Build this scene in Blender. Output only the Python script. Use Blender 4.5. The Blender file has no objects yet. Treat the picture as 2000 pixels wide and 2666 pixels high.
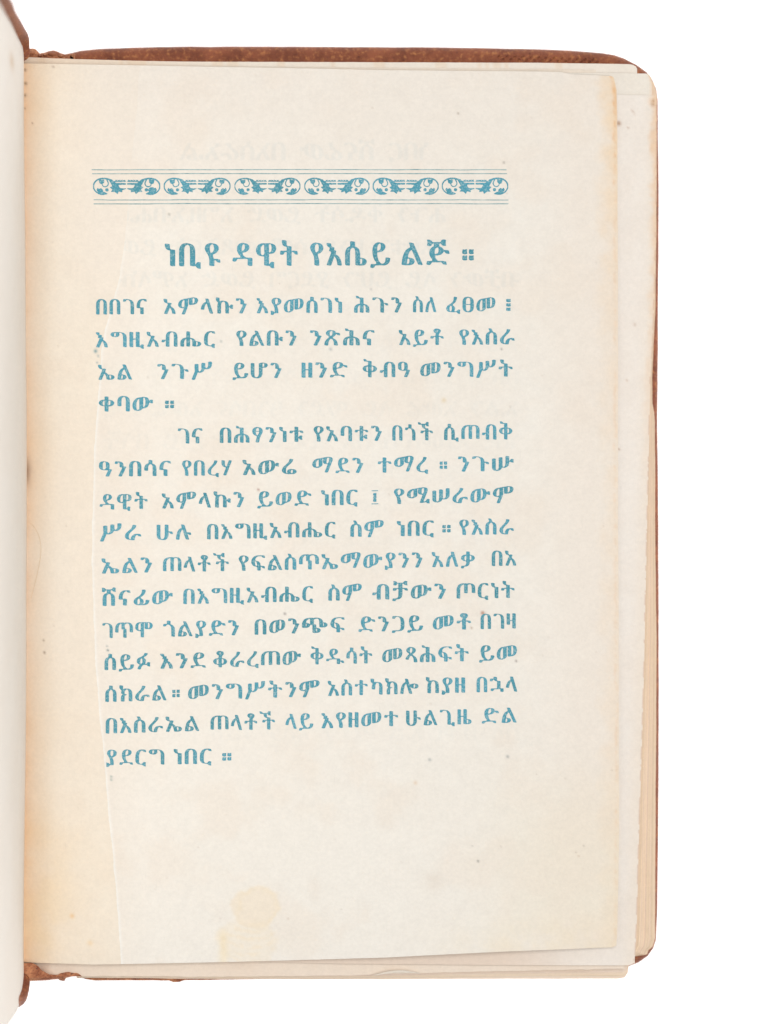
import bpy, math, random
import numpy as np

# ------------------------------------------------------------------ camera, light, exposure
S = bpy.context.scene
COL = S.collection
PX = 1e-4                    # one unit of the measuring grid is a tenth of a millimetre
H = 0.80                     # lens height above the printed leaf
ZP = 0.0205                  # height of the printed leaf above the table

cd = bpy.data.cameras.new('camera')
cam = bpy.data.objects.new('camera', cd)
COL.objects.link(cam)
cam.location = (0, 0, ZP + H)
cd.sensor_fit = 'VERTICAL'
cd.sensor_height = 36.0
cd.lens = 36.0 * H / (2666 * PX)
cd.clip_start = 0.01
cd.clip_end = 50
cd.dof.use_dof = True
cd.dof.focus_distance = H
cd.dof.aperture_fstop = 5.6
S.camera = cam

W = bpy.data.worlds.new('World')
S.world = W
W.use_nodes = True
bg = W.node_tree.nodes['Background']
bg.inputs[0].default_value = (1.0, 1.0, 1.0, 1)
bg.inputs[1].default_value = 0.33

def area(name, loc, target, size, power, col):
    l = bpy.data.lights.new(name, 'AREA')
    l.shape = 'RECTANGLE'; l.size, l.size_y = size
    l.energy = power; l.color = col
    o = bpy.data.objects.new(name, l)
    COL.objects.link(o)
    o.location = loc
    d = np.array(target) - np.array(loc)
    from mathutils import Vector
    o.rotation_euler = Vector(d).to_track_quat('-Z', 'Y').to_euler()
    return o
area('softbox', (0.14, 0.50, 1.40), (0, 0, 0), (0.8, 0.8), 8.1, (1.0, 0.995, 0.985))
area('softbox', (0.62, -0.22, 1.30), (0, 0, 0), (0.8, 0.8), 9.4, (1.0, 0.995, 0.985))

S.view_settings.view_transform = 'Standard'
S.view_settings.look = 'None'
S.view_settings.exposure = 0.0
S.view_settings.gamma = 1.0
S.view_settings.use_curve_mapping = False

rng = np.random.default_rng(7)
random.seed(7)

# ------------------------------------------------------------------ small maths helpers
def lin(r, g, b):
    c = np.array([r, g, b], float) / 255.0
    return np.where(c <= 0.04045, c / 12.92, ((c + 0.055) / 1.055) ** 2.4)

LIGHT = 1.10                                   # paper albedo = seen value / LIGHT
def alb(r, g, b):
    return lin(r, g, b) / LIGHT

def U(px, py, z):
    """plan position (measured on the leaf, tenths of a millimetre) -> point at height z"""
    k = (H - (z - ZP)) / H * PX
    return np.stack(np.broadcast_arrays((px - 1000) * k, (1333 - py) * k, z), -1)

def vnoise(x, y, seed):
    r = np.random.default_rng(seed).random((64, 64))
    xi = np.floor(x).astype(int); yi = np.floor(y).astype(int)
    fx = x - xi; fy = y - yi
    fx = fx * fx * (3 - 2 * fx); fy = fy * fy * (3 - 2 * fy)
    a = r[yi % 64, xi % 64]; b = r[yi % 64, (xi + 1) % 64]
    c = r[(yi + 1) % 64, xi % 64]; d = r[(yi + 1) % 64, (xi + 1) % 64]
    return (a * (1 - fx) + b * fx) * (1 - fy) + (c * (1 - fx) + d * fx) * fy

def fbm(x, y, scale, seed, octaves=4):
    x = np.asarray(x, float) / scale; y = np.asarray(y, float) / scale
    s = 0; a = 0.5; t = 0
    for k in range(octaves):
        s = s + a * vnoise(x + 17.3 * k, y + 9.1 * k, seed + k); t += a
        x = x * 2.03; y = y * 2.03; a *= 0.5
    return s / t

def sm(a, b, x):
    t = np.clip((np.asarray(x, float) - a) / (b - a), 0, 1)
    return t * t * (3 - 2 * t)

def curve(pts):
    p = np.array(pts, float)
    return lambda t: np.interp(t, p[:, 0], p[:, 1])

# ------------------------------------------------------------------ object helpers
def link(name, me, mat, parent=None, label=None):
    o = bpy.data.objects.new(name, me)
    COL.objects.link(o)
    if mat: me.materials.append(mat)
    if parent: o.parent = parent
    if label: o['label'] = label
    return o

def mesh(name, verts, faces, smooth=False):
    me = bpy.data.meshes.new(name)
    me.from_pydata([tuple(map(float, v)) for v in verts], [], faces)
    me.update()
    if smooth:
        me.polygons.foreach_set('use_smooth', [True] * len(me.polygons))
    return me

def set_col(me, name, rgb):
    a = me.color_attributes.new(name, 'FLOAT_COLOR', 'POINT')
    d = np.ones((len(me.vertices), 4), np.float32)
    d[:, :3] = rgb
    a.data.foreach_set('color', d.ravel())

def set_f(me, name, v):
    a = me.attributes.new(name, 'FLOAT', 'POINT')
    a.data.foreach_set('value', np.asarray(v, np.float32).ravel())

def sheet(name, px, py, zf, tone, mat, parent, thick=0.00012, label=None):
    """a leaf of paper: top surface over the grid px,py (rows run down the leaf), with cut edges and an underside"""
    nv, nu = px.shape
    z = zf(px, py)
    top = U(px, py, z).reshape(-1, 3)
    low = top.copy(); low[:, 2] -= thick
    idx = np.arange(nv * nu).reshape(nv, nu)
    a = idx[:-1, :-1].ravel(); b = idx[:-1, 1:].ravel(); c = idx[1:, 1:].ravel(); d = idx[1:, :-1].ravel()
    q = np.stack([a, d, c, b], 1)
    ring = np.concatenate([idx[0, :], idx[1:, -1], idx[-1, -2::-1], idx[-2:0:-1, 0]])
    n = nv * nu
    k = len(ring)
    ia = np.arange(k); ib = np.roll(ia, -1)
    sidef = np.stack([2 * n + ia, 2 * n + ib, 2 * n + k + ib, 2 * n + k + ia], 1)
    allq = np.concatenate([q, q[:, ::-1] + n, sidef])
    me = bpy.data.meshes.new(name)
    vv = np.concatenate([top, low, top[ring], low[ring]])
    me.vertices.add(len(vv)); me.vertices.foreach_set('co', vv.astype(np.float32).ravel())
    me.loops.add(allq.size); me.loops.foreach_set('vertex_index', allq.astype(np.int32).ravel())
    me.polygons.add(len(allq)); me.polygons.foreach_set('loop_start', np.arange(0, allq.size, 4, dtype=np.int32))
    me.update(calc_edges=True); me.validate()
    sf = np.ones(len(me.polygons), bool); sf[2 * len(q):] = False
    me.polygons.foreach_set('use_smooth', sf)
    t = tone(px, py).reshape(-1, 3)
    set_col(me, 'tone', np.concatenate([t, t, t[ring], t[ring]]))
    return link(name, me, mat, parent, label)

def edge_grid(xl, xr, yt, yb, nu, nv, upow=None):
    u = np.linspace(0, 1, nu)[None, :]; v = np.linspace(0, 1, nv)[:, None]
    y = 165 + (2500 - 165) * v + 0 * u
    for _ in range(4):
        x = xl(y) + (xr(y) - xl(y)) * u
        y = yt(x) + (yb(x) - yt(x)) * v
    return x, y

def slab(name, outline, z0, z1, r, mat, parent, steps=6, label=None, zfun=None):
    """flat board with rounded upper edge: outline in plan units (clockwise or not), inset rings over radius r"""
    p = np.array(outline, float)
    q = np.roll(p, -1, 0); o = np.roll(p, 1, 0)
    d = q - o; d /= np.linalg.norm(d, axis=1)[:, None] + 1e-9
    nrm = np.stack([d[:, 1], -d[:, 0]], 1)
    ar = 0.5 * np.sum(p[:, 0] * q[:, 1] - q[:, 0] * p[:, 1])
    if ar > 0: nrm = -nrm                                  # pointing inwards
    rings = [(0, z0), ]
    for k in range(steps + 1):
        a = k / steps * math.pi / 2
        rings.append((r * (1 - math.cos(a)), z1 - r * PX * (1 - math.sin(a))))
    V = []; F = []
    n = len(p)
    for ins, z in rings:
        pp = p + nrm * ins
        zz = np.full(n, z)
        V.append(U(pp[:, 0], pp[:, 1], zz))
    V = np.concatenate(V)
    for k in range(len(rings) - 1):
        for i in range(n):
            j = (i + 1) % n
            F.append((k * n + i, k * n + j, (k + 1) * n + j, (k + 1) * n + i))
    F.append(tuple((len(rings) - 1) * n + i for i in range(n)))
    F.append(tuple(range(n))[::-1])
    me = mesh(name, V, F, True)
    import bmesh
    bm = bmesh.new(); bm.from_mesh(me); bmesh.ops.recalc_face_normals(bm, faces=bm.faces); bm.to_mesh(me); bm.free()
    return link(name, me, mat, parent, label)

def dense(pts, step=14, jitter=0, seed=1, scale=40):
    """resample a closed outline and roughen it a little"""
    p = np.array(pts + [pts[0]], float)
    out = []
    for a, b in zip(p[:-1], p[1:]):
        n = max(1, int(np.linalg.norm(b - a) / step))
        for k in range(n): out.append(a + (b - a) * k / n)
    out = np.array(out)
    if jitter:
        out[:, 0] += (fbm(out[:, 0], out[:, 1], scale, seed) - .5) * 2 * jitter
        out[:, 1] += (fbm(out[:, 0], out[:, 1], scale, seed + 9) - .5) * 2 * jitter
    return out

# ------------------------------------------------------------------ materials
def new_mat(name):
    m = bpy.data.materials.new(name); m.use_nodes = True
    nt = m.node_tree
    b = nt.nodes['Principled BSDF']
    return m, nt, b

def N(nt, t, **kw):
    n = nt.nodes.new(t)
    for k, v in kw.items(): setattr(n, k, v)
    return n

def grid_coord(nt):
    """object coordinates in plan units"""
    tc = N(nt, 'ShaderNodeTexCoord'); mp = N(nt, 'ShaderNodeMapping')
    mp.inputs['Scale'].default_value = (1e4, 1e4, 1e4)
    nt.links.new(tc.outputs['Object'], mp.inputs[0])
    return mp.outputs[0]

def noise(nt, co, scale, detail=3, rough=.55):
    n = N(nt, 'ShaderNodeTexNoise')
    n.inputs['Scale'].default_value = scale
    n.inputs['Detail'].default_value = detail
    n.inputs['Roughness'].default_value = rough
    nt.links.new(co, n.inputs['Vector'])
    return n.outputs['Fac']

def mathn(nt, op, a, b):
    n = N(nt, 'ShaderNodeMath', operation=op)
    for i, v in enumerate((a, b)):
        if isinstance(v, (int, float)): n.inputs[i].default_value = v
        else: nt.links.new(v, n.inputs[i])
    return n.outputs[0]

def maprange(nt, v, a, b, c, d):
    n = N(nt, 'ShaderNodeMapRange')
    for i, x in zip((1, 2, 3, 4), (a, b, c, d)): n.inputs[i].default_value = x
    nt.links.new(v, n.inputs[0])
    return n.outputs[0]

def mixc(nt, f, a, b, mode='MIX'):
    n = N(nt, 'ShaderNodeMix', data_type='RGBA', blend_type=mode)
    for s, v in ((0, f), (6, a), (7, b)):
        if isinstance(v, (int, float)): n.inputs[s].default_value = v
        elif isinstance(v, (tuple, list, np.ndarray)): n.inputs[s].default_value = tuple(v)[:3] + (1,)
        else: nt.links.new(v, n.inputs[s])
    return n.outputs[2]

def bump(nt, b, h, strength, dist):
    n = N(nt, 'ShaderNodeBump')
    n.inputs['Strength'].default_value = strength; n.inputs['Distance'].default_value = dist
    nt.links.new(h, n.inputs['Height'])
    nt.links.new(n.outputs[0], b.inputs['Normal'])

def paper_mat(name, grain=1.0):
    m, nt, b = new_mat(name)
    co = grid_coord(nt)
    at = N(nt, 'ShaderNodeAttribute', attribute_name='tone')
    n1 = noise(nt, co, 0.11, 5, .65)                         # tooth of the paper
    n2 = noise(nt, co, 0.028, 4, .6)                         # cloudy sizing
    mp = N(nt, 'ShaderNodeMapping'); mp.inputs['Scale'].default_value = (0.5, 0.06, 1); mp.inputs['Rotation'].default_value = (0, 0, .7)
    nt.links.new(co, mp.inputs[0])
    n3 = noise(nt, mp.outputs[0], 0.35, 2, .5)               # stray fibres
    g1 = maprange(nt, n1, .25, .75, 1 - .045 * grain, 1 + .045 * grain)
    g2 = maprange(nt, n2, .3, .7, 1 - .015 * grain, 1 + .015 * grain)
    g3 = maprange(nt, n3, .22, .30, 1 - .04 * grain, 1)
    g = mathn(nt, 'MULTIPLY', mathn(nt, 'MULTIPLY', g1, g2), g3)
    # warm specks in the pulp
    n4 = noise(nt, co, 0.19, 2, .5)
    w = maprange(nt, n4, .60, .74, 0, .22 * grain)
    c = mixc(nt, 1.0, at.outputs['Color'], g, 'MULTIPLY')
    c = mixc(nt, w, c, mixc(nt, 1.0, c, (1.0, .92, .82), 'MULTIPLY'))
    nt.links.new(c, b.inputs['Base Color'])
    b.inputs['Roughness'].default_value = .88
    b.inputs['Specular IOR Level'].default_value = .15
    bump(nt, b, mathn(nt, 'ADD', n1, mathn(nt, 'MULTIPLY', n2, 1.5)), .35, .00006)
    return m

PAPER = paper_mat('aged_paper')

def leather_mat():
    m, nt, b = new_mat('brown_leather')
    co = grid_coord(nt)
    n1 = noise(nt, co, 0.016, 6, .65); n2 = noise(nt, co, 0.09, 5, .7); n3 = noise(nt, co, 0.32, 4, .6)
    c = mixc(nt, maprange(nt, n1, .35, .65, 0, 1), lin(128, 70, 48), lin(164, 96, 66))
    c = mixc(nt, maprange(nt, n2, .52, .68, 0, .85), c, lin(206, 138, 86))
    c = mixc(nt, maprange(nt, n2, .40, .26, 0, .8), c, lin(74, 36, 32))
    nt.links.new(c, b.inputs['Base Color'])
    b.inputs['Roughness'].default_value = .5
    b.inputs['Specular IOR Level'].default_value = .4
    v = N(nt, 'ShaderNodeTexVoronoi'); v.inputs['Scale'].default_value = 0.11
    nt.links.new(co, v.inputs['Vector'])
    h = mathn(nt, 'ADD', mathn(nt, 'MULTIPLY', v.outputs['Distance'], .6), mathn(nt, 'ADD', n3, n2))
    bump(nt, b, h, .8, .0004)
    return m
LEATHER = leather_mat()

def scuffed_mat():
    m, nt, b = new_mat('scuffed_leather')
    co = grid_coord(nt)
    n1 = noise(nt, co, 0.045, 5, .7); n2 = noise(nt, co, 0.15, 4, .6)
    c = mixc(nt, maprange(nt, n1, .35, .65, 0, 1), lin(130, 66, 40), lin(205, 140, 98))
    c = mixc(nt, maprange(nt, n2, .42, .30, 0, .9), c, lin(62, 30, 30))
    nt.links.new(c, b.inputs['Base Color'])
    b.inputs['Roughness'].default_value = .75
    bump(nt, b, mathn(nt, 'ADD', n1, n2), .8, .0004)
    return m
SCUFF = scuffed_mat()

def ink_mat():
    m, nt, b = new_mat('blue_printing_ink')
    co = grid_coord(nt)
    d = N(nt, 'ShaderNodeAttribute', attribute_name='density')
    n1 = noise(nt, co, 0.22, 4, .7); n2 = noise(nt, co, 0.006, 3, .5)
    core = mixc(nt, maprange(nt, n2, .38, .62, 0, 1), alb(112, 185, 205), alb(98, 170, 188))
    rim = mixc(nt, maprange(nt, n2, .38, .62, 0, 1), alb(90, 163, 183), alb(80, 149, 164))
    c = mixc(nt, maprange(nt, d.outputs['Fac'], .55, .85, 0, 1), rim, core)
    c = mixc(nt, maprange(nt, n1, .50, .72, 0, .72), c, alb(196, 215, 216))
    c = mixc(nt, maprange(nt, n1, .44, .28, 0, .6), c, alb(52, 122, 152))
    nt.links.new(c, b.inputs['Base Color'])
    b.inputs['Roughness'].default_value = .8
    b.inputs['Specular IOR Level'].default_value = .15
    return m
INK = ink_mat()

def rule_mat():
    m, nt, b = new_mat('thin_rule_ink')
    co = grid_coord(nt)
    n1 = noise(nt, co, 0.05, 4, .7)
    c = mixc(nt, maprange(nt, n1, .35, .68, 0, 1), alb(96, 152, 160), alb(176, 200, 200))
    nt.links.new(c, b.inputs['Base Color'])
    b.inputs['Roughness'].default_value = .85
    return m
RULE = rule_mat()

# ------------------------------------------------------------------ the setting: a white table, glow added to drown its contact shadows
m, nt, b = new_mat('white_table_added_glow')
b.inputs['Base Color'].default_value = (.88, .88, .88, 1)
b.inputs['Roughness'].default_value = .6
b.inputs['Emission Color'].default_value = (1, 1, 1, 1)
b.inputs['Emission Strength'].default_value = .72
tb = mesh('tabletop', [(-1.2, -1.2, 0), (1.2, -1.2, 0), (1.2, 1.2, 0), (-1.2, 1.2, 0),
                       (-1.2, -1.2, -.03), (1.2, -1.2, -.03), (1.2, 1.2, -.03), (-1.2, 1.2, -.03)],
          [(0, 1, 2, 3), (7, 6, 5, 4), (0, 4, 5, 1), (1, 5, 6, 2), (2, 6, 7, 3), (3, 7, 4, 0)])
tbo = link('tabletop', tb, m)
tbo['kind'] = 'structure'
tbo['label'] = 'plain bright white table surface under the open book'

# ------------------------------------------------------------------ the book
book = bpy.data.objects.new('book', None)
COL.objects.link(book)
book.empty_display_size = .02
book['label'] = 'open old brown leather book with aged cream pages and a page printed in blue'
book['category'] = 'book'

# lower board (under the right-hand leaves)
cover_pts = [(120, 150), (180, 139), (210, 132), (260, 127), (330, 124.5), (420, 122.5), (500, 121.5), (723, 121.5), (1000, 122.5), (1205, 124),
             (1400, 128), (1489, 131.5), (1564, 138), (1600, 143.5), (1624, 151.5), (1656, 168), (1684, 188), (1699, 208), (1709, 231), (1713, 262),
             (1715, 500), (1714.5, 700), (1713, 960), (1711.5, 1080), (1714, 1300), (1715.5, 1600), (1715.5, 2000), (1714, 2200), (1711.5, 2381),
             (1708, 2447), (1701, 2468), (1686, 2489), (1662, 2506), (1639, 2515), (1500, 2520), (900, 2524), (400, 2528), (120, 2528)]
slab('cover_board', dense(cover_pts, 10, .9, 3, 60), .0006, .0058, 17, LEATHER, book, label='brown leather board under the right-hand leaves')

# tooled roll pressed into the turned-in edge near the fore-edge corner
V = []; F = []
for i in range(26):
    cx = 1300 + i * 10.2; cy = 146 + (i * .35) + (i % 2) * 7
    zz = .00605
    base = len(V); n = 10
    for r in (4.2, 2.2):
        for k in range(n):
            a = 2 * math.pi * k / n
            V.append(U(np.array(cx + 1.25 * r * math.cos(a)), np.array(cy - r * math.sin(a) - .5 * r * math.cos(a)), np.array(zz if r < 4 else zz - .0004)))
    for k in range(n):
        j = (k + 1) % n
        F.append((base + k, base + j, base + n + j, base + n + k))
link('tooling', mesh('tooling', V, F, True), LEATHER, book)

# spine leather, wrinkled at the head
spine_pts = [(60, 152), (64, 140), (69, 129), (78, 127), (87, 126.5), (94, 129), (99, 134), (104, 140), (109, 137.5), (116, 139), (121, 135), (130, 132.5), (141, 131.5),
             (150, 134), (158, 138), (168, 141.5), (180, 140), (196, 139), (196, 2540), (172, 2546), (168, 2554), (158, 2553), (152, 2549), (120, 2552), (90, 2554), (60, 2554)]
slab('spine', dense(spine_pts, 5, .6, 11, 14), .0005, .0125, 13, SCUFF, book, label='worn brown leather spine with a wrinkled head cap')
# wrinkles of the head cap
def lump(V, F, cx, cy, rx, ry, z, rz):
    base = len(V); nu, nv = 12, 6
    for j in range(nv + 1):
        t = j / nv * math.pi / 2
        for i in range(nu):
            a = 2 * math.pi * i / nu
            V.append(U(np.array(cx + rx * math.cos(a) * math.cos(t)), np.array(cy + ry * math.sin(a) * math.cos(t)), np.array(z + rz * math.sin(t))))
    for j in range(nv):
        for i in range(nu):
            k = (i + 1) % nu
            F.append((base + j * nu + i, base + j * nu + k, base + (j + 1) * nu + k, base + (j + 1) * nu + i))
V = []; F = []
for cx, cy, rx, ry in ((80, 138, 17, 9.5), (104, 145, 8, 6), (117, 143, 8, 6.5), (136, 141, 15, 8.5), (158, 146, 10, 6)):
    lump(V, F, cx, cy, rx, ry, .0105, .0028)
link('head_cap', mesh('head_cap', V, F, True), SCUFF, book)
# ragged leather left along the tail
tail = [(200, 2545), (216, 2540), (240, 2543), (300, 2543), (420, 2543), (560, 2545), (700, 2546), (700, 2549), (560, 2551), (480, 2552), (468, 2556), (452, 2557), (440, 2553), (400, 2552),
        (330, 2552), (246, 2552.5), (225, 2549), (212, 2545)]
slab('leather_remnant', dense(tail, 6, .8, 21, 20), .004, .0142, 2, SCUFF, book, label='ragged leather strip along the tail edge')
flake = [(60, 2508), (84, 2506), (100, 2516), (112, 2528), (128, 2536), (152, 2538), (160, 2533), (176, 2531), (196, 2533), (208, 2537), (214, 2543), (190, 2542), (160, 2545), (60, 2548)]
slab('leather_remnant', dense(flake, 4, 1.6, 27, 12), .0150, .0194, 2, SCUFF, book, label='cracked leather flake in the lower gutter corner')

# ---- block of bound leaves: many thin sheets, each with its own slightly wavy cut
def stack(name, n, z0, z1, out0, out1, base, mat, label, seed, jit):
    V = []; F = []; T = []
    r = np.random.default_rng(seed)
    for k in range(n):
        t = k / max(1, n - 1)
        o = np.array(out0) * (1 - t) + np.array(out1) * t
        o = dense([tuple(p) for p in o], 22, .9, seed + k, 50)
        o[:, 0] += (fbm(o[:, 1], o[:, 0] * 0 + k * 7.7, 420, seed + 1) - .5) * jit * 2
        o[:, 1] += (fbm(o[:, 0], o[:, 1] * 0 + k * 5.1, 500, seed + 2) - .5) * jit * 1.6
        dx, dy = r.normal(0, jit * .75, 2)
        o[:, 0] += dx * (o[:, 0] > 1200); o[:, 1] += dy * (o[:, 1] > 2000)
        pitch = (z1 - z0) / n
        zb = z0 + k * pitch; zt = zb + pitch * .72
        m_ = len(o); b0 = len(V)
        V.extend(U(o[:, 0], o[:, 1], np.full(m_, zt)).tolist())
        V.extend(U(o[:, 0], o[:, 1], np.full(m_, zb)).tolist())
        F.append(tuple(b0 + i for i in range(m_)))
        for i in range(m_):
            j = (i + 1) % m_
            F.append((b0 + i, b0 + m_ + i, b0 + m_ + j, b0 + j))
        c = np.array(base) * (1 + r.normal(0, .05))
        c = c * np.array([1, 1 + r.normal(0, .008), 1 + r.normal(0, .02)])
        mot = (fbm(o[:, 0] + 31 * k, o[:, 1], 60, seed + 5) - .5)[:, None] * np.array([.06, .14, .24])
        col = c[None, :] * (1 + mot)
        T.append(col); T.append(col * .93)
    me = mesh(name, V, F)
    import bmesh
    bm = bmesh.new(); bm.from_mesh(me); bmesh.ops.recalc_face_normals(bm, faces=bm.faces); bm.to_mesh(me); bm.free()
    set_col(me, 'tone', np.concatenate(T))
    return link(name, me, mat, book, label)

right_low = [(1690, 206), (1702, 216), (1708, 245), (1708, 600), (1706, 800), (1701, 900), (1697, 985), (1697, 1050), (1702, 1075), (1704, 1100), (1705, 1400), (1709, 1650), (1709, 2000), (1707, 2300), (1707, 2441), (1701, 2463), (1689, 2474), (1686, 2484), (1650, 2489)]
right_top = [(1690, 206), (1698, 216), (1703, 245), (1702, 600), (1699, 800), (1693, 900), (1689, 985), (1688, 1050), (1689, 1075), (1689, 1100), (1684, 1400), (1678, 1650), (1668, 2000), (1661, 2300), (1656, 2441), (1655, 2463), (1652, 2470), (1650, 2476), (1640, 2480)]
L0 = [(150, 172)] + right_low + [(150, 2490)]
L1 = [(150, 172)] + right_top + [(150, 2482)]
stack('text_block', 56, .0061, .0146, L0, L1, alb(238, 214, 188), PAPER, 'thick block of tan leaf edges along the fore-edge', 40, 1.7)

low2 = [(199, 155), (392, 160), (500, 161), (1000, 163), (1400, 164), (1640, 167), (1655, 172), (1658, 186), (1652, 1200), (1637, 2500), (1633, 2533), (1625, 2546), (1608, 2549), (1300, 2549), (900, 2549), (560, 2548), (400, 2546), (240, 2545), (199, 2545)]
top2 = [(199, 158), (392, 163), (500, 164), (1000, 168), (1400, 172), (1640, 178), (1650, 182), (1652, 190), (1648, 1200), (1634, 2490), (1631, 2510), (1622, 2517), (1608, 2518), (1300, 2522), (900, 2534), (560, 2540), (400, 2540), (240, 2540), (199, 2540)]
stack('loose_section', 14, .0147, .0184, low2, top2, alb(240, 221, 200), PAPER, 'slipped section of leaves showing below the tail edge', 60, 1.6)

# ---- single leaves under the printed one
def base_tone(c, seed, amt=.03):
    c = np.array(c)
    def f(x, y):
        n = (fbm(x, y, 160, seed, 5) - .5)[..., None] * 2
        n2 = (fbm(x, y, 34, seed + 20, 3) - .5)[..., None] * 2
        return c * (1 + n * np.array([amt * .35, amt * .7, amt]) + n2 * np.array([.012, .021, .028]))
    return f

def blend(t, m, c, k=1.0):
    m = np.clip(m, 0, 1)[..., None] * k
    return t * (1 - m) + np.array(c) * m

def leaf(name, xl, xr, yt, yb, z, tone, nu=120, nv=220, label=None, zadd=None):
    x, y = edge_grid(xl, xr, yt, yb, nu, nv)
    zf = lambda a, b: z + (fbm(a, b, 500, 5, 2) - .5) * .0002 + (zadd(a, b) if zadd else 0) - .0028 * sm(170, 58, a) ** 1.5
    return sheet(name, x, y, zf, tone, PAPER, book, label=label)

# leaf with its head edge standing highest
def tone_c(x, y):
    t = base_tone(alb(240, 230, 217), 70)(x, y)
    t = blend(t, sm(700, 66, x) * .9 + .1 * sm(1000, 500, x), alb(236, 214, 190), .75)
    return blend(t, (fbm(x, y, 28, 74) > .62) * sm(185, 172, y), alb(232, 204, 172), .4)
rough = lambda seed, a, sc=18: (lambda t: (fbm(t, t * 0 + seed * 3.3, sc, seed) - .5) * 2 * a)
r1, r2, r3, r4 = rough(3, 1.2), rough(5, 1.6), rough(8, 1.0), rough(12, 1.3)
leaf('leaf', lambda y: 64 + 0 * y, lambda y: 1659 - 6 * sm(1000, 2500, y), lambda x: curve([(60, 148.5), (199, 154), (392, 159), (500, 160.5), (1000, 162), (1400, 163.5), (1640, 167), (1653, 170), (1659, 178)])(x) + r1(x) * .5,
     lambda x: 2508 + 0 * x, .0187, tone_c, 160, 60, label='leaf whose head edge shows highest')
# short torn leaf edge seen between
leaf('leaf', lambda y: 300 + 0 * y, lambda y: 1552 + 0 * y, lambda x: curve([(300, 170), (900, 176), (1400, 179), (1470, 180), (1552, 182)])(x) + r2(x), lambda x: 700 + 0 * x,
     .0190, base_tone(alb(237, 224, 208), 77, .05), 160, 20, label='torn leaf edge between two larger leaves')

def tone_a(x, y):
    t = base_tone(alb(240, 232, 220), 80)(x, y)
    t = blend(t, sm(1680, 1696, x + 6 * (fbm(x, y, 14, 81) - .5)) * sm(215, 200, y) * 1.0 + sm(1688, 1698, x) * .5, alb(236, 190, 140), .6)
    return t
leaf('leaf', lambda y: 900 + 0 * y, lambda y: curve([(185, 1694), (208, 1698), (900, 1692), (2500, 1648)])(y), lambda x: curve([(900, 186), (1590, 190), (1684, 191.5), (1692, 195), (1698, 206)])(x) + r3(x) * .4,
     lambda x: 2480 + 0 * x, .0193, tone_a, 180, 120, label='leaf reaching past the printed one at the upper right')

xr_b = curve([(240, 1710), (400, 1710), (700, 1706.5), (900, 1700), (980, 1694), (1300, 1687), (1600, 1680), (1740, 1677.5), (1900, 1673), (2050, 1668), (2200, 1663.5), (2380, 1659), (2480, 1655), (2505, 1651), (2514, 1645)])
def tone_b(x, y):
    t = base_tone(alb(242, 233, 223), 90, .035)(x, y)
    t = blend(t, sm(2420, 2490, y) * sm(1600, 1280, x), alb(231, 211, 193), .85)  # painted shade: the printed leaf's shadow along the tail, fading rightwards
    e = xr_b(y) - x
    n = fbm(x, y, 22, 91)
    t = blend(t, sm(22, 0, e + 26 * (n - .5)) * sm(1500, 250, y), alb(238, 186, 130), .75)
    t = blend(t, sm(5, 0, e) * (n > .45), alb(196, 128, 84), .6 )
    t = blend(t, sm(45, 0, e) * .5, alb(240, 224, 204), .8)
    for cx, cy, r, s in ((1645, 287, 3, .3), (1649, 291, 3, .4), (1653, 297, 3, .3), (1636, 332, 1, .1), (1611, 321, 6, .9), (1636, 333, 3, .5), (1612, 1170, 3, .6), (1653, 845, 4, .4), (1632, 990, 4, .35), (1700, 272, 5, .6), (1701, 262, 4, .6)):
        t = blend(t, np.exp(-((x - cx) ** 2 + (y - cy) ** 2) / r ** 2), alb(176, 132, 96), s)
    return t
def bl_z(x, y):     # its head edge stands a little proud of the leaf beneath
    return .0002 * sm(330, 247, y)
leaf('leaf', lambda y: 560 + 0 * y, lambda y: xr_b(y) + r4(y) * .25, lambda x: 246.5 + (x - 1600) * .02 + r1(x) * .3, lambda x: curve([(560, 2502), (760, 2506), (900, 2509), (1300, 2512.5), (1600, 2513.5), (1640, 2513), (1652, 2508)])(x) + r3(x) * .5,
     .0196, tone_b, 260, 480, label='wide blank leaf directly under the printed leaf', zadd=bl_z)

# lower left part of the leaf under the printed one
def tone_d(x, y):
    t = base_tone(alb(238, 222, 205), 95, .05)(x, y)
    return blend(t, sm(260, 64, x) * sm(2480, 2530, y) * fbm(x, y, 20, 96), alb(190, 130, 84), .7)
leaf('leaf', lambda y: 64 + 0 * y, lambda y: 1626 + 0 * y, lambda x: 2300 + 0 * x, lambda x: curve([(60, 2538), (200, 2540), (240, 2541), (560, 2543), (900, 2540), (1000, 2536), (1300, 2528), (1626, 2522)])(x) + r2(x) * .9,
     .0190, tone_d, 260, 30, label='leaf whose tail edge shows under the printed leaf')
# curled sliver of paper at the tail
sx, sy = np.meshgrid(np.linspace(0, 1, 30), np.linspace(0, 1, 6))
bx = 968 + 130 * sx; by = 2541 - 9 * np.sin(sx * math.pi * .8) - sy * 6 * np.sin(sx * math.pi)
sheet('paper_sliver', bx, by, lambda a, b: .0195 + .0006 * sy, base_tone(alb(243, 232, 217), 99), PAPER, book)

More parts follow.
